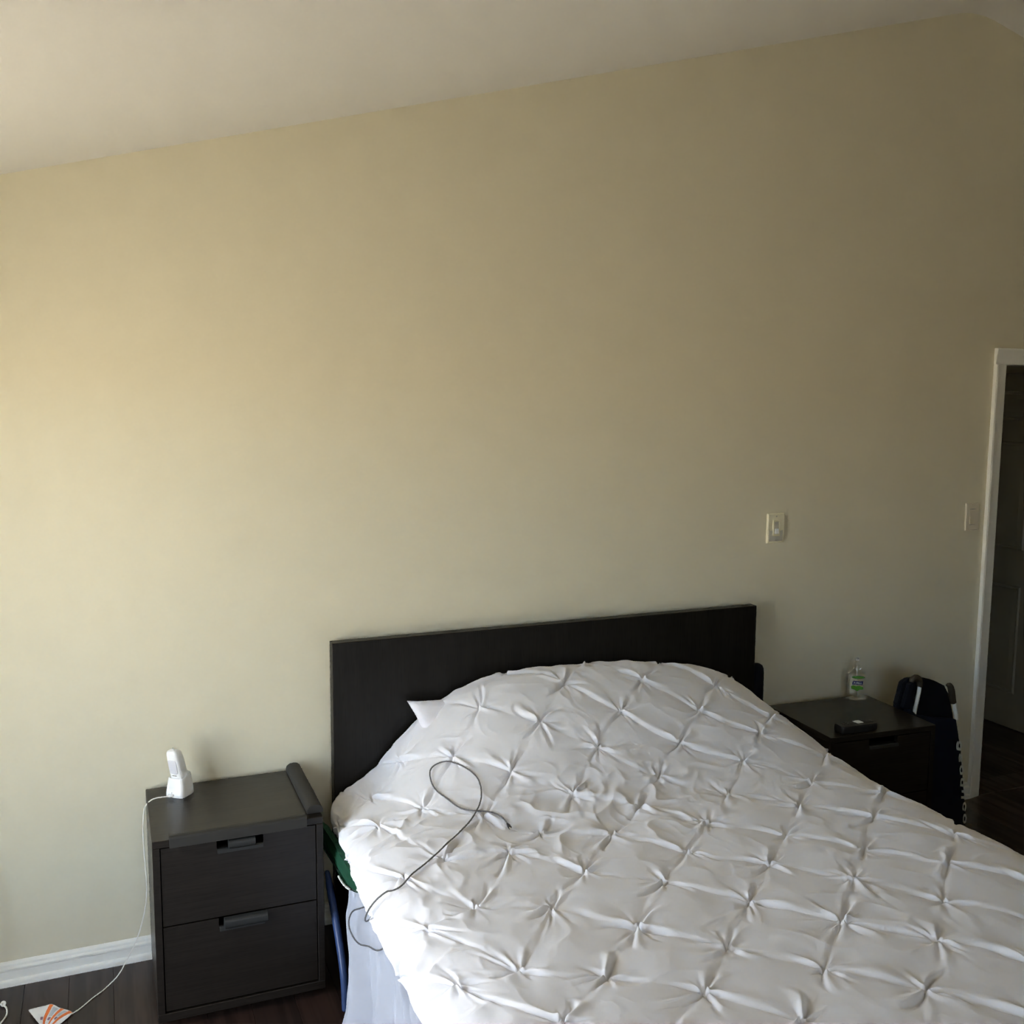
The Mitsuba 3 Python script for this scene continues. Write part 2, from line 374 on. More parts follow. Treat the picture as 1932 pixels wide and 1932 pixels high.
# along the bed: (metres, y, how much of the pillow mound, dz)
ST = np.array([(0, -.085, .92, 0), (.05, -.12, .97, 0), (.12, -.19, 1.0, 0), (.22, -.28, .90, 0), (.40, -.43, .64, 0), (.57, -.57, .34, 0), (.70, -.69, .10, 0), (.84, -.83, 0, 0), (1.2, -1.19, 0, .004), (1.7, -1.68, 0, .006), (2.05, -2.03, 0, 0), (2.14, -2.13, 0, -.03), (2.2, -2.17, 0, -.08), (2.36, -2.19, 0, -.24)])
fy, fw, fz = [PchipInterpolator(ST[:, 0], ST[:, k]) for k in (1, 2, 3)]
uu = np.linspace(0, 1, NU)
def surf(u, v):
    w = fw(v)
    P = np.empty(np.shape(u)+(3,))
    P[..., 0] = np.interp(u, uu, SF[:, 0])*(1-w)+np.interp(u, uu, SR[:, 0])*w
    P[..., 0] += np.interp(v, [0, .12, .28, .42], [.075, .048, .012, 0])*np.clip(1-(P[..., 0]+.08)/.28, 0, 1)
    P[..., 1] = fy(v)
    P[..., 2] = np.maximum(np.interp(u, uu, SF[:, 1])*(1-w)+np.interp(u, uu, SR[:, 1])*w+fz(v), .12)
    P[..., 0] += .036*np.interp(v, [.15, .36, .66, 1.0], [0, 1, 1, .15])*np.clip((.53-P[..., 2])/.07, 0, 1)*(P[..., 0] < .3)
    return P
# the tucks: (column, row, u, v)
TUCKS = np.array([(0, 0, 0.174, 0.14), (2, 0, 0.32, 0.215), (4, 0, 0.466, 0.203), (6, 0, 0.601, 0.222), (8, 0, 0.734, 0.255), (1, 1, 0.244, 0.374), (3, 1, 0.389, 0.388), (5, 1, 0.525, 0.395), (7, 1, 0.661, 0.418), (9, 1, 0.794, 0.448), (0, 2, 0.164, 0.549), (2, 2, 0.31, 0.558), (4, 2, 0.455, 0.537), (6, 2, 0.59, 0.563), (8, 2, 0.741, 0.554), (-1, 3, 0.098, 0.537), (1, 3, 0.234, 0.719), (3, 3, 0.374, 0.703), (5, 3, 0.518, 0.687), (7, 3, 0.675, 0.668), (9, 3, 0.836, 0.663), (0, 4, 0.149, 0.897), (2, 4, 0.29, 0.862), (4, 4, 0.451, 0.813), (6, 4, 0.598, 0.813), (8, 4, 0.746, 0.827), (-1, 5, 0.09, 0.925), (1, 5, 0.229, 0.937), (3, 5, 0.376, 0.941), (5, 5, 0.514, 0.972), (7, 5, 0.669, 0.967), (9, 5, 0.816, 0.979), (0, 6, 0.143, 1.168), (2, 6, 0.295, 1.11), (4, 6, 0.443, 1.103), (6, 6, 0.59, 1.119), (8, 6, 0.74, 1.117), (-1, 7, 0.081, 1.184), (1, 7, 0.222, 1.243), (3, 7, 0.372, 1.233), (5, 7, 0.518, 1.247), (7, 7, 0.655, 1.278), (9, 7, 0.804, 1.287), (0, 8, 0.141, 1.453), (2, 8, 0.291, 1.402), (4, 8, 0.439, 1.397), (6, 8, 0.588, 1.402), (8, 8, 0.725, 1.43), (-1, 9, 0.079, 1.423), (1, 9, 0.217, 1.553), (3, 9, 0.36, 1.551), (5, 9, 0.508, 1.56), (7, 9, 0.646, 1.579), (2, 10, 0.293, 1.677), (4, 10, 0.429, 1.701), (6, 10, 0.576, 1.708), (3, 11, 0.353, 1.834), (5, 11, 0.496, 1.848)])

lat = RBFInterpolator(TUCKS[:, 2:]*[2.1, 1.0], np.c_[(TUCKS[:, 0]+TUCKS[:, 1])/2, (TUCKS[:, 1]-TUCKS[:, 0])/2], kernel='thin_plate_spline', smoothing=1e-5)
GU, GV = 720, 740
U, V = np.meshgrid(np.linspace(0, 1, GU), np.linspace(0, 2.36, GV), indexing='ij')
P = surf(U, V)
AB = lat(np.c_[U.ravel()*2.1, V.ravel()]).reshape(GU, GV, 2)
def h2(i, j, s):
    return (np.sin(i*127.1+j*311.7+s*74.7)*43758.5453) % 1.0
def duvet_height(A, B, U, V):
    # wobble the lines a little so that no seam is ruler-straight
    q = np.stack([U*2.1*5, V*5, 0*U], -1)
    A0, B0 = A, B
    sA, sB = np.sin(np.pi*(A-np.floor(A)))**2, np.sin(np.pi*(B-np.floor(B)))**2
    A = A+(meshkit.noise(q+3.3, 1)-.5)*.22*sB
    B = B+(meshkit.noise(q+8.1, 2)-.5)*.16*sA
    ra, rb = np.round(A), np.round(B)
    dA, dB = A-ra, B-rb
    tA, tB = A-np.floor(A), B-np.floor(B)
    s1 = np.abs(np.sin(np.pi*tA))          # along a fold that runs down to the right
    s2 = np.abs(np.sin(np.pi*tB))
    fl = np.floor(A)
    gl = np.floor(B)
    k1 = .15+1.25*h2(fl, rb, 1)              # each fold its own strength
    k2 = .45+1.0*h2(ra, gl, 2)
    # billows
    z = .0055*(np.sin(np.pi*tA)**.8)*(np.sin(np.pi*tB)**.8)-.002
    # folds running down to the right: a soft roll over a sharp crease
    c = -.060*s1
    wd = np.where(dB < c, .075+.085*s1, .024+.024*s1)
    roll = np.exp(-np.abs((dB-c)/wd)**1.8)
    z += .0050*k1*(s1**.8)*roll
    z -= .0034*k1*np.exp(-np.abs(dB-.010)/.016)*(1-.70*s1)
    # folds running down to the left: a shallow twisted valley with one raised lip
    c2 = .07*s2*np.sign(h2(ra, gl, 5)-.35)
    z += .0045*k2*(s2**.8)*np.exp(-((dA-c2)/(.028+.03*s2))**2)*(1-.6*s2)
    z -= .0040*k2*np.exp(-np.abs(dA)/.020)*(1-.9*s2)
    # the tucks themselves, each with a star of short pleats
    x, y = (dA-dB)*.155, (dA+dB)*.14
    r = np.hypot(x, y)
    a = np.arctan2(y, x)
    base = np.array([-.735, 2.407, .735, -2.407, 0.15, 1.6, -1.7, 3.0, -1.2, 1.1])
    for k in range(10):
        main = k < 4
        th = base[k]+(h2(ra, rb, 10+k)-.5)*(.16 if main else .9)
        ln = (.095 if k < 2 else .075 if main else .045)*(.6+.8*h2(ra, rb, 30+k))
        am = (.0085 if main else .0065)*(.4+1.1*h2(ra, rb, 50+k))
        sd = np.sign(h2(ra, rb, 70+k)-.5)
        e = (a-th+np.pi) % (2*np.pi)-np.pi
        e = e+.35*(r/.06)*(h2(ra, rb, 90+k)-.5)
        f = am*np.exp(-(r/ln)**2)*np.clip(r/.008, 0, 1)*(np.cos(e) > 0)*np.clip((.5-np.maximum(np.abs(dA), np.abs(dB)))/.14, 0, 1)
        pp = r*np.sin(e)*sd
        z -= f*1.1*np.exp(-(pp/(.0022+.060*r))**2)
        z += f*.9*np.exp(-((pp-.004-.16*r)/(.0035+.13*r))**2)
    z -= .0125*np.exp(-r/.019)
    z += .003*np.exp(-(r/.004)**2)
    # softer rumples, more of them in the hollow below the pillows and near the left hem
    q = np.stack([U*2.1, V, 0*U], -1)
    w1 = meshkit.fbm(q*7+[2.0, 5.0, 0], 3, 5)-.5
    z += .010*w1
    hollow = np.exp(-((V-.80)/.17)**2)*np.exp(-((U-.36)/.20)**2)+.35*np.exp(-((U-.05)/.07)**2)
    warp = meshkit.fbm(q*6+7, 2, 9)*1.2
    rid = 1-np.abs(2*meshkit.noise(np.stack([q[..., 0]*9+warp*2, q[..., 1]*15+warp*2, 0*U], -1)+1.7, 12)-1)
    z += (.0035+.020*np.clip(hollow, 0, 1))*(rid**2-.33)
    rid2 = 1-np.abs(2*meshkit.noise(np.stack([q[..., 0]*24+warp*5, q[..., 1]*17-warp*4, 0*U], -1)+4.2, 13)-1)
    z += (.0009+.004*np.clip(hollow, 0, 1))*(rid2**2-.33)
    return z
H = duvet_height(AB[..., 0], AB[..., 1], U, V)
def normals(P):
    n = np.cross(np.gradient(P, axis=0), np.gradient(P, axis=1))
    return n/np.maximum(np.linalg.norm(n, axis=-1, keepdims=True), 1e-12)
N = normals(P)
if N[GU//2, GV//2, 2] < 0: N = -N
# fade the tucks out towards the hems, ruffle the hems themselves
rim = np.minimum(np.minimum(U, 1-U)*2.2, np.minimum(V+.02, 2.36-V))
H = H*np.clip(rim/.07, .35, 1)
q = np.stack([U*2.1*3.0, V*9, 0*U], -1)
side = np.exp(-(U*2.2/.09)**2)
H = H+side*.010*(meshkit.fbm(q+20, 2, 21)-.5)
q = np.stack([U*2.1*16, V*4, 0*U], -1)
H = H+np.exp(-(V/.07)**2)*.016*(meshkit.fbm(q+40, 2, 22)-.5)
D = P+N*H[..., None]
# the hem turns under all round
def lip(row, nrow, inward):
    return [row+inward*.010-nrow*.006, row+inward*.014-nrow*.016, row+inward*.010-nrow*.024]
inL = D[2]-D[0]; inL /= np.linalg.norm(inL, axis=-1, keepdims=True)
inR = D[-3]-D[-1]; inR /= np.linalg.norm(inR, axis=-1, keepdims=True)
L_ = lip(D[0], N[0], -inL)
R_ = lip(D[-1], N[-1], -inR)
DD = np.concatenate([np.stack([D[0]+inL*.03-N[0]*.03]+L_[::-1]), D, np.stack(R_+[D[-1]+inR*.03-N[-1]*.03])])
NN = np.concatenate([np.repeat(N[:1], 4, 0), N, np.repeat(N[-1:], 4, 0)])
inT = DD[:, 2]-DD[:, 0]; inT /= np.linalg.norm(inT, axis=-1, keepdims=True)
inB = DD[:, -3]-DD[:, -1]; inB /= np.linalg.norm(inB, axis=-1, keepdims=True)
T_ = lip(DD[:, 0], NN[:, 0], -inT*.6)
B_ = lip(DD[:, -1], NN[:, -1], -inB)
DD = np.concatenate([np.stack([DD[:, 0]+inT*.05-NN[:, 0]*.05]+T_[::-1], 1), DD, np.stack(B_+[DD[:, -1]+inB*.03-NN[:, -1]*.03], 1)], 1)
# keep it off the headboard and the nightstand
DD[..., 1] = np.minimum(DD[..., 1], HY0-.003)
put('duvet', grid(DD), 'm_duvet', smooth=True)
tag('duvet', 'white duvet with a diamond grid of pintucks spread over the bed', 'duvet')
def on_duvet(x, y):
    """height of the duvet's top at (x, y)"""
    d = np.hypot(D[..., 0]-x, D[..., 1]-y)-0.0*D[..., 2]
    d = np.where(N[..., 2] > .12, d, 9)
    i = np.unravel_index(d.argmin(), d.shape)
    return D[i], N[i]

# ------------------------------------------------------------------ sheet hanging down the left side
def sheet():
    p, q = np.meshgrid(np.linspace(0, 1, 420), np.linspace(0, 1, 90), indexing='ij')
    qk = [0, .10, .22, .40, .65, .85, 1]
    xc = PchipInterpolator(qk, [.045, -.008, -.026, -.044, -.084, -.124, -.142])(q)
    zc = PchipInterpolator(qk, [.515, .485, .43, .32, .17, .05, .004])(q)
    ye = PchipInterpolator(qk, [-.33, -.34, -.37, -.42, -.58, -.63, -.64])(q)
    y = ye+(-2.06-ye)*p
    m = p*1.7
    f = .5*np.sin(m*38+2.2*np.sin(m*7)+1.0)+.35*np.sin(m*67+3*np.sin(m*5+1))+.3*np.sin(m*19+.4)
    amp = .004+.046*q**1.1
    x = xc+f*amp-.012*q*0
    # gathered seam under the mattress edge
    g = np.exp(-((q-.30)/.07)**2)*np.clip((m-.35)*4, 0, 1)
    x += g*(.010*np.sin(m*150+4*np.sin(m*11))-.012)
    bulge = np.exp(-((q-.20)/.06)**2)*.012*np.sin(m*23+1)
    x -= np.abs(bulge)
    s = np.stack([m*4, q*3, 0*m], -1)
    x += (meshkit.fbm(s*2, 3, 31)-.5)*.035*np.clip(q*3, 0, 1)
    y = y+.02*np.sin(q*5+1)*np.exp(-p*6)
    return np.stack([np.maximum(x, -.20), y, zc], -1)
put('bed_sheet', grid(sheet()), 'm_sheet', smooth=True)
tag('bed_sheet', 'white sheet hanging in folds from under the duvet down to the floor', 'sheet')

# ------------------------------------------------------------------ nightstands
NW, ND, NH, NZ = .481, .408, .574, .028
def nightstand(key, at, rot, guards):
    """built with its front left corner at the origin, the front facing -y"""
    M = T().translate([at[0], at[1], 0]).rotate([0, 0, 1], rot)
    def part(n, m, b, smooth=False): return put(key+'__'+n, m, b, smooth, to_world=M)
    w, d = NW, ND
    part('top', box(0, w, 0, d, NH-.022, NH, .0016), 'm_wood')
    part('side_panel', box(0, .020, 0, d, NZ+.026, NH-.0222, .0012), 'm_wood')
    part('side_panel', box(w-.020, w, 0, d, NZ+.026, NH-.0222, .0012), 'm_wood')
    part('bottom', box(0, w, 0, d, NZ, NZ+.0258, .0014), 'm_wood')
    part('back_panel', box(.020, w-.020, d-.012, d-.004, NZ+.026, NH-.0222), 'm_wood')
    part('plinth', box(.025, w-.025, .045, d-.02, 0, NZ, .001), 'm_wood')
    x0, x1 = .0225, w-.0225
    zs = ((NZ+.031, .3125), (.3165, NH-.0255))
    for i, (za, zb) in enumerate(((zs[1]), (zs[0]))):
        cut = sg.box(x0, za, x1, zb).difference(sg.box(w/2-.066, zb-.024, w/2+.066, zb+.01))
        dk = part('drawer', wallxz(cut, .004, .022), 'm_wood')
        put(dk+'__box', box(x0+.012, x1-.012, .024, d-.03, za+.02, zb-.05), 'm_groove', False, to_world=M)
        if guards or i == 0 or True:
            # foam roll pushed into the finger slot, and a moulding below it
            c = w/2
            if i == 0:
                a, b, r, yy, zz = c-.034, c+.042, .0125, -.001, zb-.012
            else:
                a, b, r, yy, zz = c-.052, c+.072, .0155, -.006, zb-.013
            if guards:
                ring = sup(.018, r, 3.0, 28)
                m = loft([np.c_[np.full(28, xx), yy+ring[:, 0]*k*.8, zz+ring[:, 1]*k] for xx, k in ((a, .9), (a+.001, 1), (b-.001, 1), (b, .9))])
                m.fix_normals()
                put(dk+'__pull_foam', m, 'm_handle', 40, to_world=M)
            lip_ = sg.Polygon([(-.007, -.012), (0, -.013), (.004, -.013), (.004, 0), (-.003, 0), (-.0065, -.003)])
            lm = extr(lip_, .128)
            v = lm.vertices
            lm.vertices = np.c_[w/2-.064+v[:, 2], v[:, 0], zb-.024+v[:, 1]]
            lm.fix_normals()
            put(dk+'__pull_lip', lm, 'm_handle', False, to_world=M)
    if guards:
        # foam guard along the front edge: an L with a rounded nose
        prof = sg.Polygon([(-.013, -.020), (-.013, .006), (-.010, .0105), (-.004, .013), (.008, .012), (.016, .007), (.018, .0012), (-.0008, .0008), (-.0008, -.020)])
        g = extr(prof, .385)
        v = g.vertices
        g.vertices = np.c_[.046+v[:, 2], v[:, 0], NH+v[:, 1]]
        g.fix_normals()
        part('edge_guard', g, 'm_foam', 30)
        # and a thicker half round one along the right edge
        a = np.linspace(0, np.pi, 15)
        prof = sg.Polygon([(-.024, .0006), *[(-.024*np.cos(t), .006+.020*np.sin(t)**.8) for t in a], (.024, .0006)])
        g = extr(prof, .372)
        v = g.vertices
        g.vertices = np.c_[w-.017+v[:, 0], .030+v[:, 2], NH+v[:, 1]]
        g.fix_normals()
        part('edge_guard', g, 'm_foam', 30)
tag('nightstand', 'black-brown two-drawer nightstand with foam edge guards and a white charger on top', 'nightstand')
nightstand('nightstand', (-.5944, -.4278), -.13, True)
tag('nightstand_001', 'black-brown nightstand by the doorway carrying a clear bottle and a black remote', 'nightstand')
nightstand('nightstand_001', (1.7673, -.4336), -3.13, False)

# ------------------------------------------------------------------ charger on the left nightstand
def place(m, x, y, z, deg):
    m = m.copy()
    m.apply_transform(trimesh.transformations.rotation_matrix(math.radians(deg), [0, 0, 1]))
    m.apply_translation((x, y, z))
    return m
CX, CY, CR = -.4945, -.1015, -41
secs = []
for h, w, d in ((0, .0315, .0315), (.003, .0335, .0335), (.012, .0335, .0335), (.055, .0285, .0275), (.0625, .0272, .0262), (.0645, .0255, .0245), (.058, .0235, .0225), (.040, .0225, .0215)):
    s = sup(w, d, 5.0, 64)
    s[:, 2] = h+(s[:, 1]*.22 if h > .05 else 0)
    secs.append(s)
put('charging_dock', place(loft(secs), CX, CY, NH+.0003, CR), 'm_white_plastic', smooth=50)
tag('charging_dock', 'white square charging dock on the nightstand left of the bed', 'charging dock')
pm = trimesh.creation.icosphere(subdivisions=2, radius=.0016)
put('charging_dock__indicator', place(mv(pm, -.006, -.0325, .016), CX, CY, NH, CR), 'm_dark_grey', smooth=True)
tag('handheld_device', 'white handheld device with a pale grey face standing upright in its dock', 'handheld device')
secs = []
for h, w, d, oy in ((.044, .0195, .0185, 0), (.060, .0215, .0205, 0), (.075, .0225, .0215, -.001), (.100, .0225, .0210, -.004), (.124, .0215, .0195, -.0080), (.137, .0202, .0182, -.0100), (.1435, .0175, .0155, -.0108), (.1465, .0115, .0105, -.011), (.1475, .003, .003, -.011)):
    s = sup(w, d, 3.4, 64)
    s[:, 2] = h
    s[:, 1] += oy
    s[:, 0] -= (h-.05)*.12
    secs.append(s)
put('handheld_device__body', place(loft(secs), CX, CY, NH, CR), 'm_white_plastic', smooth=50)
secs = []
for k, off in ((1.0, -.0004), (.97, .0005), (.90, .0008)):
    ring = sup(.0150*k, .0225*k, 6.0, 48)
    t = .096+ring[:, 1]
    oy = np.interp(t, [.060, .075, .100, .122], [-.0207, -.0227, -.0251, -.0267])
    secs.append(np.c_[ring[:, 0]-(t-.05)*.12, oy-off, t])
m = loft(secs); m.fix_normals()
put('handheld_device__face_panel', place(m, CX, CY, NH, CR), 'm_grey_panel', smooth=40)
put('handheld_device__lettering', place(box(-.010, .006, -.0230, -.0222, .0668, .0688), CX, CY, NH, CR), 'm_dark_grey')
put('handheld_device__hanging_loop', place(tube([(-.014, -.008, .145), (-.0135, -.009, .150), (-.012, -.012, .1525), (-.0105, -.014, .150), (-.010, -.015, .145)], .0010, 30, 8), CX, CY, NH, CR), 'm_metal', smooth=True)
# its cable: plug, then over the edge and down to the floor
tag('charging_cable', 'white braided cable running from the dock over the nightstand edge to the floor', 'cable')
cabp = [(-.523, -.1295, .5835), (-.537, -.132, .5845), (-.558, -.131, .5845), (-.580, -.130, .580), (-.597, -.130, .565), (-.6055, -.130, .53), (-.608, -.130, .48), (-.6075, -.130, .42), (-.604, -.130, .33), (-.607, -.130, .256), (-.621, -.130, .19), (-.644, -.130, .124), (-.677, -.130, .062), (-.704, -.122, .018), (-.722, -.126, .0045), (-.742, -.150, .0024), (-.763, -.171, .0024), (-.792, -.206, .0024), (-.826, -.240, .0030)]
put('charging_cable__cord', tube(cabp, .0017, 260, 8), 'm_cord_white', smooth=True)
put('charging_cable__plug', tube([(-.5145, -.1255, .5845), (-.5180, -.1275, .5845), (-.5181, -.1276, .5845), (-.5275, -.1305, .5842), (-.533, -.1315, .584)], [.0030, .0030, .0050, .0046, .0026], 40, 12), 'm_white_plastic', smooth=40)

# warning tag folded on the floor at the cable's end
u_, v_ = np.meshgrid(np.linspace(0, 1, 40), np.linspace(0, 1, 30), indexing='ij')
def tag_pt(u, v, h=0.0):
    """u from the left point to the right end, v from the back to the front"""
    a, b = np.array([-.946, -.183]), np.array([-.824, -.242])
    c, d = np.array([-.905, -.285]), np.array([-.868, -.296])
    P = ((a*(1-u[..., None])+b*u[..., None])*(1-v[..., None])+(c*(1-u[..., None])+d*u[..., None])*v[..., None])
    back = np.sin(np.pi*np.clip(u, 0, 1))**.8*(1-v)
    P = P+back[..., None]*np.array([.010, .022])
    z = .003+.006*np.clip(1-u*1.25, 0, 1)*(1-v)**1.5+.007*np.exp(-((u-.45)/.12)**2)*np.exp(-(v/.25)**2)+.003*np.sin(u*5+v*2)**2+.002*v
    return np.concatenate([P, (z+h)[..., None]], -1)
V1, F1 = grid(tag_pt(u_, v_))
V2, F2 = grid(tag_pt(u_, v_, -.0008), True)
tag('warning_tag', 'folded paper tag with orange stripes lying on the floor at the cable end', 'tag')
put('warning_tag__sheet', trimesh.Trimesh(np.vstack([V1, V2]), np.vstack([F1, F2+len(V1)]), process=False), 'm_paper', smooth=True)
def tag_patch(us, vs, bsdf, name):
    a, b = np.meshgrid(np.linspace(us[0], us[1], 10), np.linspace(vs[0], vs[1], 22), indexing='ij')
    put('warning_tag__'+name, grid(tag_pt(np.clip(a-.30*b, .01, 1), b, .0007)), bsdf, smooth=True)
for a, b in ((.40, .49), (.66, .75), (.90, .995)): tag_patch((a, b), (.02, .98), 'm_orange', 'stripe')
for a, b in ((.52, .63), (.78, .88)): tag_patch((a, b), (.08, .45), 'm_print_grey', 'printed_text')
for a, b in ((.30, .38), (.54, .63), (.79, .88)): tag_patch((a, b), (.50, .64), 'm_print_mark', 'printed_mark')

# second cord at the very left: hangs by the wall, ends on the floor behind a knot
tag('white_cord', 'knotted white cord lying on the floor at the left beside the orange-striped tag', 'cord')
put('white_cord__cord', tube([(-1.055, -.010, .43), (-1.050, -.045, .40), (-1.046, -.055, .33), (-1.044, -.055, .26), (-1.040, -.052, .215), (-1.033, -.050, .185), (-1.0335, -.050, .155), (-1.045, -.05, .12), (-1.075, -.06, .05), (-1.10, -.085, .005), (-1.07, -.105, .0035), (-1.03, -.113, .004), (-1.017, -.124, .006), (-1.004, -.160, .0036), (-1.006, -.185, .0032), (-1.017, -.215, .0032), (-1.018, -.25, .0032)], .0026, 260, 8), 'm_cord_white', smooth=True)
put('white_cord__knot', tube([(-1.022, -.119, .0065), (-1.0165, -.117, .012), (-1.012, -.123, .0105), (-1.017, -.128, .006), (-1.022, -.123, .010), (-1.018, -.1185, .0075), (-1.013, -.126, .008)], .0032, 60, 8), 'm_cord_white', smooth=True)

# ------------------------------------------------------------------ between the left nightstand and the bed
o = sg.Polygon([(-.09, .38), (-.12, .42), (-.22, .445), (-.34, .455), (-.52, .462), (-.66, .480), (-.735, .488), (-.738, .478), (-.70, .456), (-.645, .432), (-.59, .412), (-.545, .399), (-.229, .372), (-.12, .36)]).buffer(.012).buffer(-.012)
gm = wallyz(o, -.074, -.046)
gm = gm.subdivide_to_size(.02)
gm.merge_vertices()
c2 = np.array([-.40, .46])
dd_ = np.array([o.exterior.distance(sg.Point(p[1], p[2])) for p in gm.vertices])
puff = np.clip(dd_/.07, 0, 1)**.6
gm.vertices[:, 0] += np.where(gm.vertices[:, 0] < -.06, -1, 1)*(.016*puff-.011)
tag('cushion', 'dark green cushion wedged between the bed and the left nightstand', 'cushion')
put('cushion__cover', gm, 'm_green', smooth=60)
bp = [(-.066, -.15, .366), (-.066, -.229, .3735), (-.066, -.38, .385), (-.066, -.545, .3985), (-.065, -.59, .411), (-.064, -.64, .430)]
put('cushion__piping', tube(bp, .0022, 60, 8), 'm_cord_grey', smooth=True)
for a, b in ((.455, .482), (.487, .513), (.519, .536), (.552, .566), (.571, .592)):
    q0, q1 = spline(bp, 200), None
    seg = q0[(q0[:, 1] <= -a) & (q0[:, 1] >= -b)]
    if len(seg) > 2:
        put('cushion__printed_mark', tube(seg+[-.009, 0, .004], .0033, seg=8, raw=True), 'm_cord_white', smooth=True)
put('cushion__button', mv(trimesh.creation.icosphere(subdivisions=2, radius=.0045), -.080, -.722, .478), 'm_cord_white', smooth=True)
tag('blue_hoop', 'shiny blue curved tube standing between the left nightstand and the hanging sheet', 'hoop')
put('blue_hoop', tube([(-.074, -.285, .325), (-.0755, -.312, .316), (-.0765, -.335, .297), (-.0765, -.372, .268), (-.0765, -.421, .225), (-.0765, -.474, .170), (-.0765, -.512, .118), (-.0765, -.530, .06), (-.0765, -.537, .0125)], [.007, .0105, .0115, .0115, .0115, .0115, .0115, .0115, .0115], 90, 20), 'm_blue', smooth=True)

# behind the headboard's right edge
secs = []
for h, k in ((0, .9), (.01, 1), (.715, 1), (.738, .93), (.750, .75), (.756, .45)):
    s = sup(.030*k, .028*k, 2.3, 36)
    s[:, 2] = h
    secs.append(s)
put('bolster', mv(loft(secs), 1.722, -.031, .001), 'm_navy', smooth=50)
tag('bolster', 'narrow navy bolster with a rounded top standing by the right edge of the headboard', 'bolster')

# ------------------------------------------------------------------ grey charging cord on the duvet
CABLE = [(-.036, -.88, .392), (-.046, -.862, .374), (-.056, -.80, .352), (-.066, -.72, .32), (-.074, -.665, .322), (-.078, -.648, .345), (-.072, -.650, .372), (-.062, -.690, .405), (-.050, -.74, .435), (-.050, -.80, .452)]
tag('usb_cable', 'thin grey charging cable lying in a loop on the white duvet', 'cable')
def duvet_path(xy, lift):
    p = spline([(x, y, 0) for x, y in xy], 260)
    z = np.array([on_duvet(a[0], a[1])[0][2] for a in p])
    w = 9
    zmax = np.array([z[max(0, i-3):i+4].max() for i in range(len(z))])
    zs = np.convolve(np.pad(zmax, w, mode='edge'), np.ones(2*w+1)/(2*w+1), 'valid')
    p[:, 2] = np.maximum(zs, z)+lift
    p[:, 2] = np.convolve(np.pad(p[:, 2], 4, mode='edge'), np.ones(9)/9, 'valid')
    return p
XY = [(-.062, -.965), (-.030, -.968), (.010, -.935), (.053, -.902), (.152, -.825), (.221, -.758), (.286, -.678), (.315, -.630), (.325, -.600), (.330, -.555), (.317, -.498), (.295, -.440), (.264, -.405), (.232, -.411), (.216, -.447), (.212, -.51), (.228, -.597), (.251, -.660), (.289, -.690), (.322, -.716), (.337, -.750), (.338, -.778)]
top = duvet_path(XY, .0032)
hang = spline([(-.055, -.80, .448), (-.075, -.835, .452), (-.098, -.885, .475), (-.108, -.915, .497), (-.110, -.935, .520), (-.100, -.955, .555), top[0]], 60)[:-1]
put('usb_cable__cord', tube(np.vstack([hang, top]), .0022, seg=9, raw=True), 'm_cord_grey', smooth=True)
put('usb_cable__lower_cord', tube(np.array(CABLE)+[-.012, 0, 0], .0022, 120, 9), 'm_cord_grey', smooth=True)
e0 = top[-1]
ed = np.array([-.10, -.995, 0.0])
put('usb_cable__plug', tube([e0-ed*.002, e0+ed*.004, e0+ed*.012, e0+ed*.0265], [.0026, .0047, .0052, .0052], 30, 14), 'm_black_plastic', smooth=40)
put('usb_cable__plug_tip', tube([e0+ed*.0265, e0+ed*.033, e0+ed*.034], [.0036, .0036, .003], 12, 12), 'm_metal', smooth=40)

# ------------------------------------------------------------------ wall switches
def plate(x0, x1, z0, z1, t):
    r = [(0, 0), (0, t*.6), (.0035, t)]
    secs = [np.array([[x0+o_, -y_, z0+o_], [x1-o_, -y_, z0+o_], [x1-o_, -y_, z1-o_], [x0+o_, -y_, z1-o_]]) for o_, y_ in r]
    m = loft(secs)
    m.fix_normals()
    return m
tag('light_switch', 'ivory wall plate with a small slider switch above the right nightstand', 'light switch')
SX, SZ = 1.809, 1.299
put('light_switch__plate', plate(SX-.041, SX+.041, SZ-.060, SZ+.060, .009), 'm_ivory')
put('light_switch__slot_frame', wallxz(sg.box(SX-.0165, SZ-.031, SX+.0165, SZ+.033).difference(sg.box(SX-.011, SZ-.024, SX+.011, SZ+.027)), -.0125, -.0088), 'm_ivory')
put('light_switch__rocker', box(SX-.0105, SX+.0105, -.011, -.0085, SZ-.0235, SZ+.0265, .0006), 'm_switch_grey')
put('light_switch__slider', box(SX-.009, SX+.009, -.0165, -.0112, SZ-.022, SZ-.001, .0012), 'm_white_plastic')
put('light_switch__lower_cover', plate(SX-.036, SX+.036, SZ-.055, SZ-.006, .0098), 'm_switch_grey')
for dz in (-.048, .048):
    put('light_switch__screw', mv(trimesh.creation.icosphere(subdivisions=2, radius=.0032), SX, -.0088, SZ+dz), 'm_switch_grey', smooth=True)
tag('light_switch_001', 'beige rocker light switch on the wall directly left of the door casing', 'light switch')
SX2, SZ2 = 2.860, 1.302
put('light_switch_001__plate', plate(SX2-.0385, SX2+.0385, SZ2-.060, SZ2+.060, .007), 'm_switch_paint')
rk = trimesh.convex.convex_hull(np.array([[SX2+a, b, SZ2+c] for a in (-.0165, .0165) for b, c in ((-.0068, -.033), (-.0068, .033), (-.0105, -.032), (-.0085, 0), (-.0078, .032))]))
put('light_switch_001__rocker', rk, 'm_switch_paint')
for z_ in (.0335, -.0350): put('light_switch_001__rocker_seam', box(SX2-.0175, SX2+.0175, -.00725, -.0069, SZ2+z_, SZ2+z_+.0015), 'm_dark_grey')

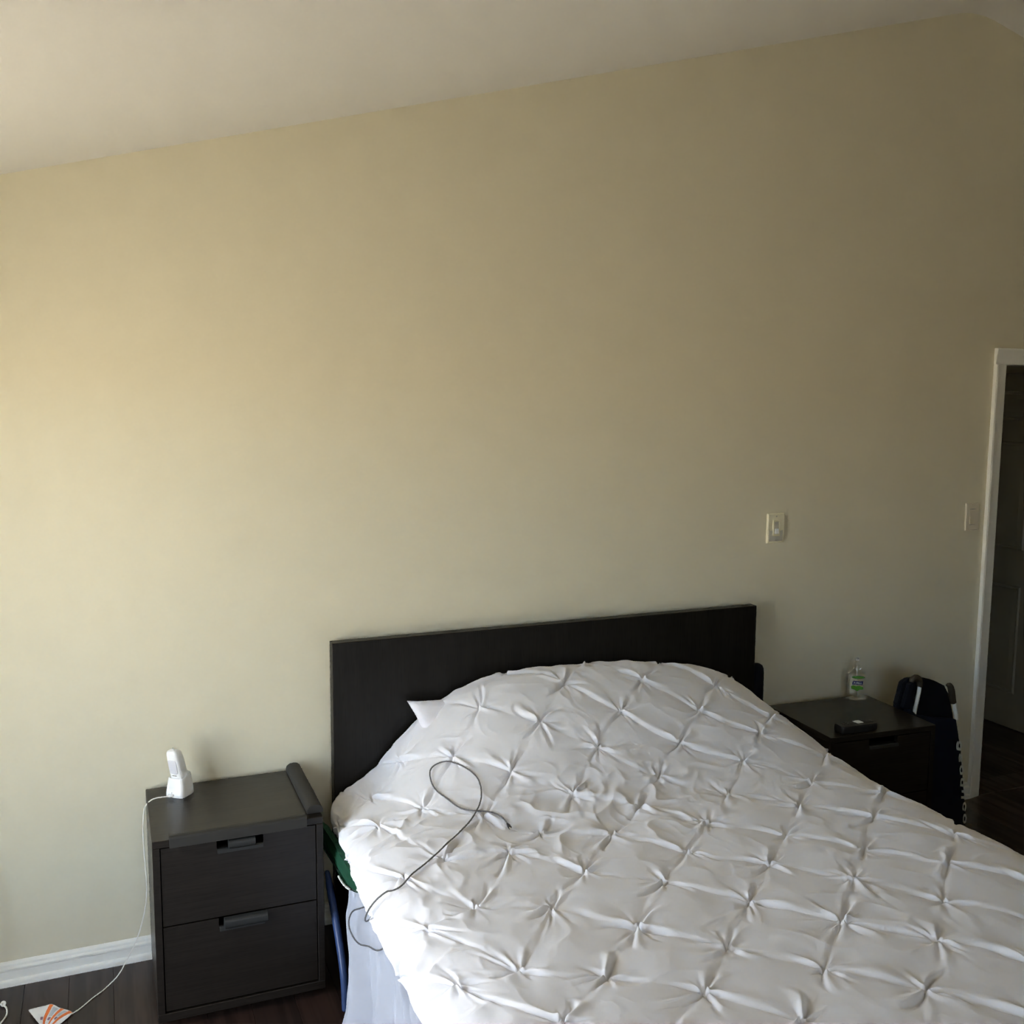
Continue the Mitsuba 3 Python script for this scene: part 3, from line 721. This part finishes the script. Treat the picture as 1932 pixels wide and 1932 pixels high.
# ------------------------------------------------------------------ bottle and remote on the right nightstand
BX, BY, BR = 2.190, -.082, -27
tag('sanitizer_bottle', 'clear pump bottle with a white and green label on the right nightstand', 'bottle')
def bpart(n, m, b, s=False): put('sanitizer_bottle__'+n, place(m, BX, BY, NH+.0004, BR), b, s)
secs = []
for h, w, d, e in ((0, .036, .017, 3.5), (.002, .0395, .0205, 3.5), (.010, .0415, .0225, 4), (.075, .0415, .0225, 4), (.100, .0405, .0220, 4), (.110, .036, .020, 3.4), (.117, .026, .016, 2.8), (.121, .0165, .0140, 2.2), (.128, .0135, .0135, 2)):
    s = sup(w, d, e, 64)
    s[:, 2] = h
    secs.append(s)
bpart('body', loft(secs), 'm_clear', 40)
secs = [np.c_[sup(r, r, 2, 32)[:, :2], np.full(32, h)] for h, r in ((.1282, .0155), (.141, .0155), (.144, .013), (.1445, .006), (.160, .0055), (.162, .010), (.172, .0105), (.176, .009))]
bpart('pump', loft(secs), 'm_clear', 40)
bpart('spout', tube([(0, 0, .168), (-.008, -.012, .1695), (-.018, -.026, .168), (-.022, -.031, .163)], [.006, .005, .004, .0035], 24, 12), 'm_clear', True)
bpart('dip_tube', tube([(0, 0, .14), (.001, 0, .08), (.008, .002, .012)], .0018, 20, 8), 'm_white_tube', True)
fy_ = -.0231
def lab(poly, y0, bsdf, name):
    bpart(name, wallxz(poly, y0-.0004, y0), bsdf)
ell = affinity.scale(sg.Point(0, .0975).buffer(1, 24), .027, .0065)
lab(ell.difference(affinity.scale(ell, .82, .62)), fy_-.0004, 'm_label_dkgreen', 'label_ring')
lab(affinity.scale(ell, .80, .58), fy_-.0004, 'm_label_green', 'label_oval')
lab(sg.Polygon([(-.024, .0665), (.018, .0655), (.0215, .0815), (-.0205, .0825)]), fy_-.0006, 'm_label_blue', 'label_banner')
tm = meshkit.text_mesh('PURELL', .0092, .0004, bold=True)
tw = tm.bounds[1][0]
tm.apply_scale([.034/tw, 1, 1])
v = tm.vertices
tm.vertices = np.c_[v[:, 0]-.0185, fy_-.0011-v[:, 2], v[:, 1]+.0692]
tm.fix_normals()
bpart('label_name', tm, 'm_label_white')
lab(sg.Polygon([(-.027, .058), (-.020, .0625), (-.008, .059), (.006, .0605), (.020, .055), (.021, .048), (.008, .0465), (-.002, .040), (-.012, .0455), (-.025, .050)]).buffer(.0012), fy_-.0006, 'm_label_green', 'label_leaves')

tag('remote_control', 'thick black remote with a small pale patch near the front of the right nightstand', 'remote control')
RXc, RYc, RRot = 1.9135, -.397, -2.5
def rpart(n, m, b, s=False): put('remote_control__'+n, place(m, RXc, RYc, NH+.0003, RRot), b, s)
secs = []
for h, w, d in ((0, .078, .026), (.003, .082, .029), (.020, .083, .030), (.0285, .080, .0275), (.030, .076, .025)):
    s = sup(w, d, 7, 64)
    s[:, 2] = h
    secs.append(s)
rpart('case', loft(secs), 'm_black_plastic', 40)
rpart('pale_patch', rz(box(-.015, .015, -.014, .014, .0302, .0312, .0004), 8).apply_translation((.012, .003, 0)), 'm_label_white')
for i in range(3):
    for j in range(3):
        rpart('button', box(-.062+.017*i, -.051+.017*i, -.017+.012*j, -.009+.012*j, .030, .0318, .0005), 'm_black_button')
for i in range(3): rpart('button', box(.036+.013*i, .045+.013*i, -.012, .012, .030, .0316, .0005), 'm_black_button')

# ------------------------------------------------------------------ folded chair leaning by the doorway
tag('folding_chair', 'folded navy fabric chair with white tube frame standing between nightstand and doorway', 'chair')
def cpart(n, m, b, s=False): put('folding_chair__'+n, m, b, s)
back = sg.Polygon([(2.272, .592), (2.295, .676), (2.325, .690), (2.37, .688), (2.42, .680), (2.47, .665), (2.52, .640), (2.548, .60), (2.572, .53), (2.595, .436), (2.615, .365), (2.64, .22), (2.66, .10), (2.666, .015), (2.30, .015), (2.285, .30)])
def soft(poly, y0, y1, amp):
    poly = poly.buffer(.012, 8).buffer(-.024, 8).buffer(.012, 8)
    m = wallxz(poly, y0, y1).subdivide_to_size(.03)
    m.merge_vertices()
    dd = np.array([poly.exterior.distance(sg.Point(p[0], p[2])) for p in m.vertices])
    f = np.clip(dd/.05, 0, 1)**.6
    m.vertices[:, 1] += np.where(m.vertices[:, 1] > (y0+y1)/2, 1, -1)*(amp*f-amp*.5)+(meshkit.fbm(m.vertices*14, 3)-.5)*.010*f
    return m
cpart('back_panel', soft(affinity.translate(back, -.012, 0), -.245, -.215, .010), 'm_navy', 50)
front = sg.Polygon([(2.268, .574), (2.285, .566), (2.318, .578), (2.345, .552), (2.40, .540), (2.47, .523), (2.562, .508), (2.580, .44), (2.600, .365), (2.625, .22), (2.646, .10), (2.652, .015), (2.315, .015), (2.30, .30), (2.292, .53)])
cpart('front_panel', soft(affinity.translate(front, -.028, 0), -.292, -.262, .010), 'm_navy_light', 50)
cpart('side_flap', soft(sg.Polygon([(2.262, .583), (2.292, .679), (2.316, .682), (2.322, .60), (2.310, .560), (2.290, .567)]), -.276, -.250, .008), 'm_navy', 50)
for pts, cap in (([(2.318, .32), (2.322, .48), (2.330, .57), (2.342, .625), (2.347, .668)], [(2.347, .660), (2.346, .682), (2.334, .697), (2.318, .698), (2.304, .684)]),
                 ([(2.558, .498), (2.550, .530), (2.541, .560), (2.531, .592)], [(2.537, .572), (2.528, .60), (2.518, .636), (2.510, .648), (2.500, .645)])):
    cpart('frame_tube', tube([(x, -.268, z) for x, z in pts], .0085, 50, 16), 'm_white_tube', True)
    cpart('end_cap', tube([(x, -.266, z) for x, z in cap], [.0125, .0135, .0140, .0130, .009], 40, 16), 'm_brown_cap', True)
cpart('leg_tube', tube([(2.318, -.25, .33), (2.317, -.25, .15), (2.316, -.25, .010)], .0085, 30, 14), 'm_white_tube', True)
cpart('leg_tube', tube([(2.605, -.25, .34), (2.632, -.25, .15), (2.650, -.25, .010)], .0085, 30, 14), 'm_white_tube', True)
# white lettering that wraps round the right edge: only the near sides of the characters show
edge = PchipInterpolator([.015, .10, .22, .365, .436, .53], [2.652, 2.646, 2.625, 2.600, 2.580, 2.560])
for i, ch in enumerate('gsounco'):
    t = meshkit.text_mesh(ch, .052, .002, bold=True)
    v = t.vertices
    c = t.bounds.mean(0)
    zc = .400-.054*i
    x = edge(zc)-.050
    w = v-c
    t.vertices = np.c_[x+w[:, 1]*.45-.02*w[:, 0], -.3045-w[:, 2], zc-w[:, 0]*1.05-.10*w[:, 1]]
    t.fix_normals()
    cpart('printed_letter', t, 'm_label_white')
